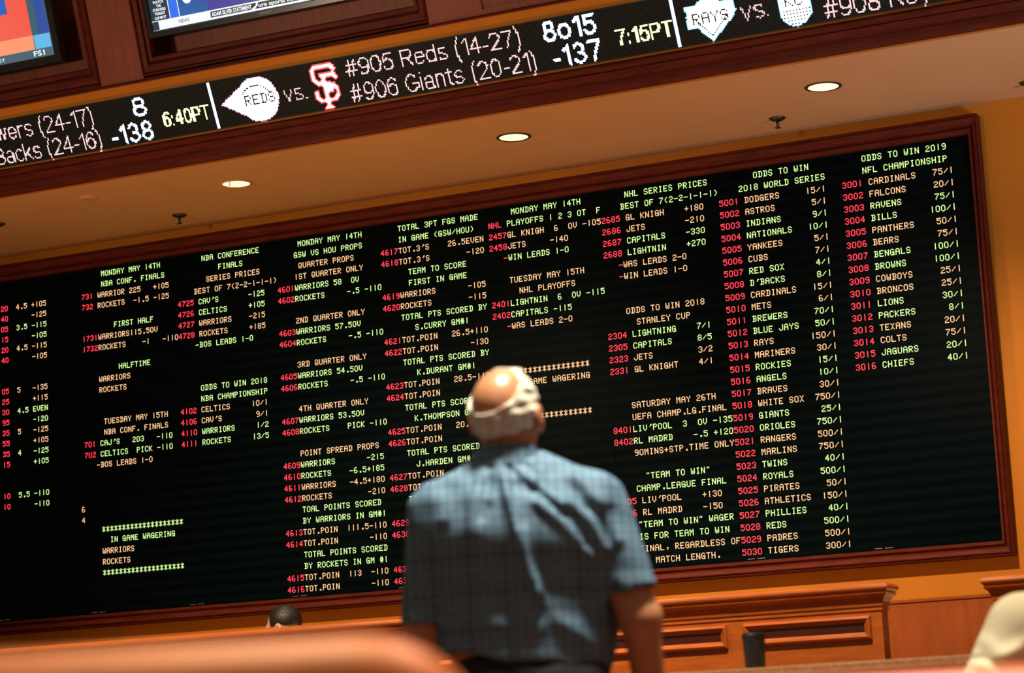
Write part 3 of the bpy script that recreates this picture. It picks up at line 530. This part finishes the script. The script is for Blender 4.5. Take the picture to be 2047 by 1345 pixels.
def hand_sdf(P, w, dr, side, k=.006):
    """w wrist, dr pointing direction of the fingers, side = direction of the thumb"""
    w, dr, side = Vector(w), Vector(dr).normalized(), Vector(side); side = (side - dr * side.dot(dr)).normalized(); pn = dr.cross(side)
    def q(a, b, c): return tuple(w + dr * a + side * b + pn * c)
    d = smin(cap(P, q(.0, 0, 0), q(.08, .018, 0), .024, .019), cap(P, q(.0, 0, 0), q(.08, -.022, 0), .024, .017), .02)
    for i, (b, l) in enumerate(((.031, .070), (.010, .078), (-.012, .072), (-.033, .056))):
        e = chain(P, [(q(.075, b, 0), .0095), (q(.075 + l * .45, b * 1.12, -.012), .009), (q(.075 + l * .78, b * 1.16, -.030), .0085), (q(.075 + l * .92, b * 1.18, -.050), .0075)], .004); d = smin(d, e, k)
    return smin(d, chain(P, [(q(.02, .024, 0), .013), (q(.05, .050, -.012), .011), (q(.078, .058, -.026), .009)], .005), .01)
m_skin = mat('sunned_skin', (.50, .205, .095), .36, noise=.10, nscale=30)
m_skin2 = mat('pale_skin', (.60, .32, .22), .45, noise=.06, nscale=30)
m_hairw = mat('cream_white_hair', (.66, .58, .44), .6, noise=.28, nscale=70, bump=.5)
m_hairb = mat('black_hair', (.008, .008, .008), .45, noise=.5, nscale=80, bump=.4)
def plaid():
    m = mat('blue_plaid_cloth', (.07, .12, .17), .75); nt = m.node_tree; b = nt.nodes['Principled BSDF']; tc = nt.nodes.new('ShaderNodeTexCoord'); sx = nt.nodes.new('ShaderNodeSeparateXYZ'); nt.links.new(tc.outputs['Object'], sx.inputs[0])
    def mth(op, a, bb=None):
        n = nt.nodes.new('ShaderNodeMath'); n.operation = op
        for i, x in enumerate((a, bb)):
            if x is None: continue
            if isinstance(x, (int, float)): n.inputs[i].default_value = x
            else: nt.links.new(x, n.inputs[i])
        return n.outputs[0]
    def line(s, per, wd): return mth('LESS_THAN', mth('ABSOLUTE', mth('SUBTRACT', mth('FRACT', mth('MULTIPLY', s, 1 / per)), .5)), wd)
    tot = mth('ADD', mth('ADD', mth('MULTIPLY', line(sx.outputs['X'], .0225, .10), .55), mth('MULTIPLY', line(sx.outputs['Z'], .0225, .10), .45)), mth('ADD', mth('MULTIPLY', line(sx.outputs['X'], .09, .16), -.16), mth('MULTIPLY', line(sx.outputs['Z'], .09, .16), -.14)))
    mx = nt.nodes.new('ShaderNodeMix'); mx.data_type = 'RGBA'; nt.links.new(mth('ADD', tot, .45), mx.inputs['Factor']); mx.inputs['A'].default_value = (.038, .076, .138, 1); mx.inputs['B'].default_value = (.14, .25, .335, 1)
    nt.links.new(mx.outputs['Result'], b.inputs['Base Color']); return m
m_shirt = plaid()
m_trous = mat('black_trouser_cloth', (.006, .006, .007), .8)
m_jacket = mat('cream_jacket_cloth', (.74, .63, .42), .8, noise=.08, nscale=12, bump=.1)
m_navy = mat('navy_polo_cloth', (.02, .025, .05), .8)

def man():
    HF = head_frame((-.024, .035, 1.670), math.radians(-22), math.radians(14), math.radians(2))
    RA = [((.18, .02, 1.42), .062), ((.282, .0, 1.14), .050), ((.304, .065, .90), .035)]; LA = [((-.20, .03, 1.42), .06), ((-.258, .055, 1.13), .047), ((-.27, .13, .92), .033)]
    legs = [[((s * .10, .02, .95), .085), ((s * .115, .03, .50), .055), ((s * .125, .0, .09), .04), ((s * .14, .13, .04), .03)] for s in (-1, 1)]
    def body(P):
        d = head_sdf(P, HF)
        d = smin(d, cap(P, (-.03, .05, 1.42), (-.025, .03, 1.60), .060, .066), .03)
        d = smin(d, ell(P, (-.02, .04, 1.32), (.20, .12, .18)), .05); d = smin(d, ell(P, (0, .06, 1.12), (.20, .15, .22)), .06)
        for a in (RA, LA): d = smin(d, chain(P, a), .03)
        for l in legs: d = smin(d, chain(P, l), .04)
        d = smin(d, hand_sdf(P, (.304, .065, .905), (0, .22, -1), (-.5, 1, 0)), .02); d = smin(d, hand_sdf(P, (-.27, .13, .925), (0, .22, -1), (.5, 1, 0)), .02)
        return d
    b = skin_obj('person', m_skin, body, (-.42, -.2, -.01), (.44, .36, 1.81), .0065)
    b.location = at(0, 5.9, 0); b.rotation_euler = (0, 0, YAW)
    tag(b, 'heavy balding man seen from behind in a blue plaid shirt, looking up at the board', 'person')
    axis = Vector((-.40, -.70, .60)).normalized()
    def hair(P):
        c, Rm = HF; Q = (P - c) @ Rm; q = Q - V3((0, -.012, .022)); u = q / (np.linalg.norm(q, axis=-1, keepdims=True) + 1e-9)
        ua = (P - c); ua = ua / (np.linalg.norm(ua, axis=-1, keepdims=True) + 1e-9)
        th = ua @ V3(axis)
        wob = .0018 * (np.sin(P[..., 0] * 90 + P[..., 2] * 130) + np.sin(P[..., 2] * 210 - P[..., 0] * 60) + np.sin(P[..., 1] * 110 + 1.3))
        tuft = .010 * np.exp(-(((P[..., 0] + .075) / .03) ** 2 + ((P[..., 2] - 1.612) / .018) ** 2)) + .010 * np.exp(-(((P[..., 0] - .040) / .025) ** 2 + ((P[..., 2] - 1.655) / .022) ** 2)) + .006 * np.exp(-(((P[..., 0] + .01) / .02) ** 2 + ((P[..., 2] - 1.63) / .03) ** 2))
        d = ell(Q, (0, -.012, .020), (.0835, .103, .097)) - wob - .003 - tuft
        d = np.maximum(d, (th - .74) * .09)                               # bald crown
        d = np.maximum(d, u[..., 1] * .1 - .035 - .05 * np.clip(Q[..., 2] - .03, 0, 1))   # not over the face
        d = np.maximum(d, -.088 - Q[..., 2] - .15 * np.abs(Q[..., 0]))
        d = np.minimum(d, ell(Q, (.004, .046, .096), (.030, .042, .014)) - .6 * wob)
        for s in (-1, 1): d = np.maximum(d, -ell(Q, (s * .088, .0, -.02), (.02, .032, .038)))
        return d
    skin_obj('hair', m_hairw, hair, (-.15, -.11, 1.54), (.10, .18, 1.83), .004, b, 1)
    RID = [([(-.045, 1.545), (-.033, 1.47), (-.012, 1.37), (.003, 1.29), (.03, 1.21)], .021, .011), ([(-.01, 1.53), (.05, 1.465), (.10, 1.42)], .015, .010), ([(.03, 1.535), (.11, 1.455), (.175, 1.37), (.20, 1.31)], .017, .011),
           ([(.04, 1.43), (.11, 1.37), (.17, 1.29)], .015, .010), ([(-.085, 1.53), (-.115, 1.44), (-.12, 1.36)], .013, .012), ([(-.055, 1.53), (-.075, 1.44)], .010, .008), ([(-.14, 1.48), (-.19, 1.40)], .009, .012),
           ([(.14, 1.50), (.20, 1.42), (.235, 1.33)], .010, .012), ([(.02, 1.20), (.10, 1.12), (.18, 1.07)], .007, .014), ([(-.2, 1.20), (-.1, 1.14), (.02, 1.12)], .005, .016),
           ([(-.012, 1.47), (.0, 1.38)], -.010, .010), ([(.04, 1.46), (.10, 1.40), (.15, 1.32)], -.011, .011), ([(.075, 1.50), (.16, 1.41)], -.010, .010), ([(-.07, 1.49), (-.095, 1.40)], -.010, .009), ([(.215, 1.40), (.21, 1.24), (.235, 1.10)], -.012, .014)]
    def folds(P):
        g = np.zeros(P.shape[:-1], np.float32); xz = P[..., [0, 2]]
        for pl, amp, sg in RID:
            dm = None
            for a, bq in zip(pl, pl[1:]):
                a = np.array(a, np.float32); e = np.array(bq, np.float32) - a; t = np.clip(((xz - a) @ e) / float(e @ e), 0, 1); dd = ((xz - a - t[..., None] * e) ** 2).sum(-1); dm = dd if dm is None else np.minimum(dm, dd)
            g += amp * np.exp(-dm / (2 * sg * sg))
        g += .0025 * np.sin(P[..., 0] * 38 + P[..., 2] * 55 + 2 * np.sin(P[..., 2] * 21)) * np.sin(P[..., 2] * 27 - P[..., 0] * 30)
        return g * np.clip((.08 - P[..., 1]) / .08, 0, 1)
    def shirt(P):
        d = ell(P, (-.02, .025, 1.35), (.235, .162, .185)); d = smin(d, ell(P, (-.005, .085, 1.15), (.238, .185, .24)), .07)
        d = smin(d, cap(P, (-.060, .03, 1.520), (-.20, .02, 1.43), .062, .068), .04); d = smin(d, cap(P, (.01, .03, 1.525), (.17, .02, 1.435), .065, .074), .04)
        d = smin(d, cap(P, (-.005, .075, 1.10), (-.005, .065, .95), .17, .185), .08)
        hem = 1.045 - .16 * P[..., 0] - P[..., 2] + .006 * np.sin(P[..., 0] * 30)
        d = np.maximum(d, hem)
        rs = np.maximum(cap(P, (.185, .02, 1.425), (.275, .0, 1.15), .084, .072), (P - V3((.262, .004, 1.200))) @ V3((.31, -.069, -.948)))
        ls = np.maximum(cap(P, (-.205, .03, 1.425), (-.252, .055, 1.10), .080, .068), 1.155 - P[..., 2])
        d = smin(d, rs, .03); d = smin(d, ls, .03)
        d = d - folds(P)
        return np.maximum(d, -cap(P, (-.03, .03, 1.60), (-.028, .035, 1.70), .068, .07))
    skin_obj('shirt', m_shirt, shirt, (-.40, -.20, .95), (.42, .32, 1.62), .0055, b, 2)
    def collar(P):
        o = V3((-.03, .032, 0)); q = P - o; r = np.sqrt(q[..., 0] ** 2 + q[..., 1] ** 2); zt = 1.574 - .1 * q[..., 1]
        return np.maximum(np.maximum(np.abs(r - .084 + .25 * (P[..., 2] - 1.545)) - .007, P[..., 2] - zt), 1.53 - P[..., 2]) - .003
    skin_obj('collar', m_shirt, collar, (-.16, -.10, 1.49), (.10, .16, 1.60), .004, b, 1)
    def trousers(P):
        d = ell(P, (0, .04, .98), (.205, .16, .16))
        for s in (-1, 1): d = smin(d, chain(P, [((s * .095, .03, .93), .115), ((s * .115, .035, .50), .082), ((s * .125, .015, .08), .072)]), .03)
        return np.maximum(d, .035 - P[..., 2])
    skin_obj('trousers', m_trous, trousers, (-.26, -.16, .0), (.26, .24, 1.16), .008, b)
    for s in (-1, 1): skin_obj('shoe', m_black, lambda P, s=s: np.maximum(smin(ell(P, (s * .13, .03, .045), (.05, .10, .05)), ell(P, (s * .142, .15, .03), (.048, .10, .036)), .03), .0 - P[..., 2]), (s * .13 - .09, -.1, -.012), (s * .13 + .1, .28, .12), .006, b)
man()

def seated():
    # sits facing the board; only the left sleeve and shoulder come into the picture
    HF = head_frame((0, .10, 1.335), math.radians(8), math.radians(8))
    arms = {-1: [((-.185, .04, 1.08), .058), ((-.31, .02, .86), .048), ((-.20, .25, .74), .033)], 1: [((.185, .04, 1.08), .058), ((.29, .02, .82), .045), ((.22, .27, .74), .033)]}
    legs = {s: [((s * .10, .08, .58), .085), ((s * .13, .50, .56), .058), ((s * .14, .50, .09), .04), ((s * .15, .64, .04), .03)] for s in (-1, 1)}
    def body(P):
        d = smin(head_sdf(P, HF), cap(P, (0, .04, 1.10), (0, .08, 1.29), .062, .056), .03); d = smin(d, ell(P, (0, .06, .98), (.17, .10, .2)), .05); d = smin(d, ell(P, (0, .06, .70), (.17, .12, .18)), .06)
        for s in (-1, 1):
            d = smin(d, chain(P, arms[s]), .03); d = smin(d, chain(P, legs[s]), .04); wr = arms[s][-1][0]; d = smin(d, hand_sdf(P, wr, (-s * .3, 1, -.15), (-s, .3, .3)), .02)
        return d
    b = skin_obj('person', m_skin2, body, (-.42, -.16, -.01), (.42, .78, 1.52), .0075); b.location = at(1.515, 6.37, 0); b.rotation_euler = (0, 0, YAW)
    tag(b, 'seated person in a wrinkled cream jacket, only a bent sleeve showing at the right edge', 'person')
    def jacket(P):
        d = smin(ell(P, (0, .05, .97), (.23, .145, .23)), ell(P, (0, .07, .70), (.21, .16, .2)), .06)
        for s in (-1, 1):
            d = smin(d, cap(P, (s * .05, .05, 1.14), (s * .18, .04, 1.09), .055, .082), .04); a = arms[s]; d = smin(d, chain(P, [(a[0][0], .100), (a[1][0], .098), (a[2][0], .06)]), .03)
        g = .009 * np.sin(P[..., 2] * 70 + P[..., 0] * 55 + 1.2 * np.sin(P[..., 0] * 40)) * np.exp(-((P[..., 2] - .93) / .10) ** 2) + .012 * np.exp(-((P[..., 2] - 1.02 - .5 * (P[..., 0] + .25)) / .018) ** 2) - .018 * np.exp(-((P[..., 0] + .165) / .012) ** 2) * np.exp(-((P[..., 2] - 1.02) / .10) ** 2) - .014 * np.exp(-((P[..., 2] - 1.0 + .35 * (P[..., 0] + .3)) / .011) ** 2)
        d = d - g * np.clip((.1 - P[..., 1]) / .1, 0, 1)
        return np.maximum(np.maximum(d, -cap(P, (0, .05, 1.19), (0, .09, 1.35), .06, .07)), .56 - P[..., 2])
    skin_obj('jacket', m_jacket, jacket, (-.44, -.16, .54), (.44, .40, 1.24), .007, b)
    def tr(P):
        d = ell(P, (0, .08, .56), (.20, .16, .13))
        for s in (-1, 1): l = legs[s]; d = smin(d, chain(P, [(l[0][0], .10), (l[1][0], .078), ((l[2][0][0], l[2][0][1], .09), .062)]), .03)
        return d
    skin_obj('trousers', m_navy, tr, (-.28, -.12, .0), (.28, .62, .74), .009, b)
    skin_obj('hair', m_hairb, lambda P: (lambda Q: np.maximum(ell(Q, (0, -.014, .026), (.086, .106, .100)), np.maximum(Q[..., 1] - .05 - .4 * np.clip(Q[..., 2] - .05, 0, 1), -.05 - Q[..., 2])))((P - HF[0]) @ HF[1]), (-.13, -.06, 1.25), (.13, .26, 1.52), .006, b)
    for s in (-1, 1): skin_obj('shoe', m_black, lambda P, s=s: np.maximum(smin(ell(P, (s * .14, .53, .045), (.05, .09, .05)), ell(P, (s * .15, .66, .03), (.048, .10, .036)), .03), -P[..., 2]), (s * .14 - .1, .4, -.012), (s * .14 + .1, .8, .12), .008, b)
seated()

def clerk():
    HF = head_frame((0, .03, 1.565), math.radians(75), math.radians(-14))
    arms = {s: [((s * .17, 0, 1.30), .055), ((s * .22, .02, 1.05), .044), ((s * .17, .22, .98), .032)] for s in (-1, 1)}
    legs = {s: [((s * .09, 0, .86), .08), ((s * .10, .01, .47), .055), ((s * .10, 0, .08), .04), ((s * .11, .12, .04), .03)] for s in (-1, 1)}
    def body(P):
        d = smin(head_sdf(P, HF), cap(P, (0, 0, 1.32), (0, .01, 1.47), .058, .054), .03); d = smin(d, ell(P, (0, .01, 1.2), (.16, .10, .2)), .05); d = smin(d, ell(P, (0, .01, .98), (.15, .11, .2)), .06)
        for s in (-1, 1): d = smin(d, chain(P, arms[s]), .03); d = smin(d, chain(P, legs[s]), .04); d = smin(d, hand_sdf(P, arms[s][-1][0], (-s * .3, 1, -.1), (-s, .3, .2)), .02)
        return d
    b = skin_obj('person', m_skin2, body, (-.32, -.2, -.01), (.32, .42, 1.74), .008); b.location = (-6.87, -1.0, -.0); b.rotation_euler = (0, 0, math.radians(20))
    tag(b, 'person with short black hair, top of the head just showing above the long counter', 'person')
    skin_obj('hair', m_hairb, lambda P: (lambda Q: np.maximum(ell(Q, (0, -.016, .028), (.088, .104, .100)), np.maximum(Q[..., 1] - .045, .012 - Q[..., 2] - .3 * np.clip(-Q[..., 1], 0, .1))))((P - HF[0]) @ HF[1]), (-.16, -.12, 1.44), (.16, .18, 1.74), .005, b)
    skin_obj('polo_shirt', m_navy, lambda P: np.maximum(np.maximum(smin(smin(smin(ell(P, (0, .01, 1.2), (.185, .125, .21)), ell(P, (0, .01, .95), (.18, .13, .2)), .06), cap(P, (-.17, 0, 1.31), (-.21, .01, 1.16), .07, .06), .03), cap(P, (.17, 0, 1.31), (.21, .01, 1.16), .07, .06), .03), .82 - P[..., 2]), -cap(P, (0, 0, 1.40), (0, .01, 1.6), .057, .06)), (-.30, -.16, .8), (.30, .18, 1.44), .009, b)
    skin_obj('trousers', m_trous, lambda P: np.maximum(smin(chain(P, [((.09, 0, .86), .10), ((.10, .01, .47), .075), ((.10, 0, .07), .065)]), chain(P, [((-.09, 0, .86), .10), ((-.10, .01, .47), .075), ((-.10, 0, .07), .065)]), .03), .03 - P[..., 2]), (-.22, -.13, 0), (.22, .13, .98), .01, b)
    for s in (-1, 1): skin_obj('shoe', m_black, lambda P, s=s: np.maximum(smin(ell(P, (s * .10, .02, .045), (.048, .09, .05)), ell(P, (s * .11, .14, .03), (.046, .09, .036)), .03), -P[..., 2]), (s * .1 - .1, -.1, -.012), (s * .1 + .1, .26, .12), .01, b)
clerk()
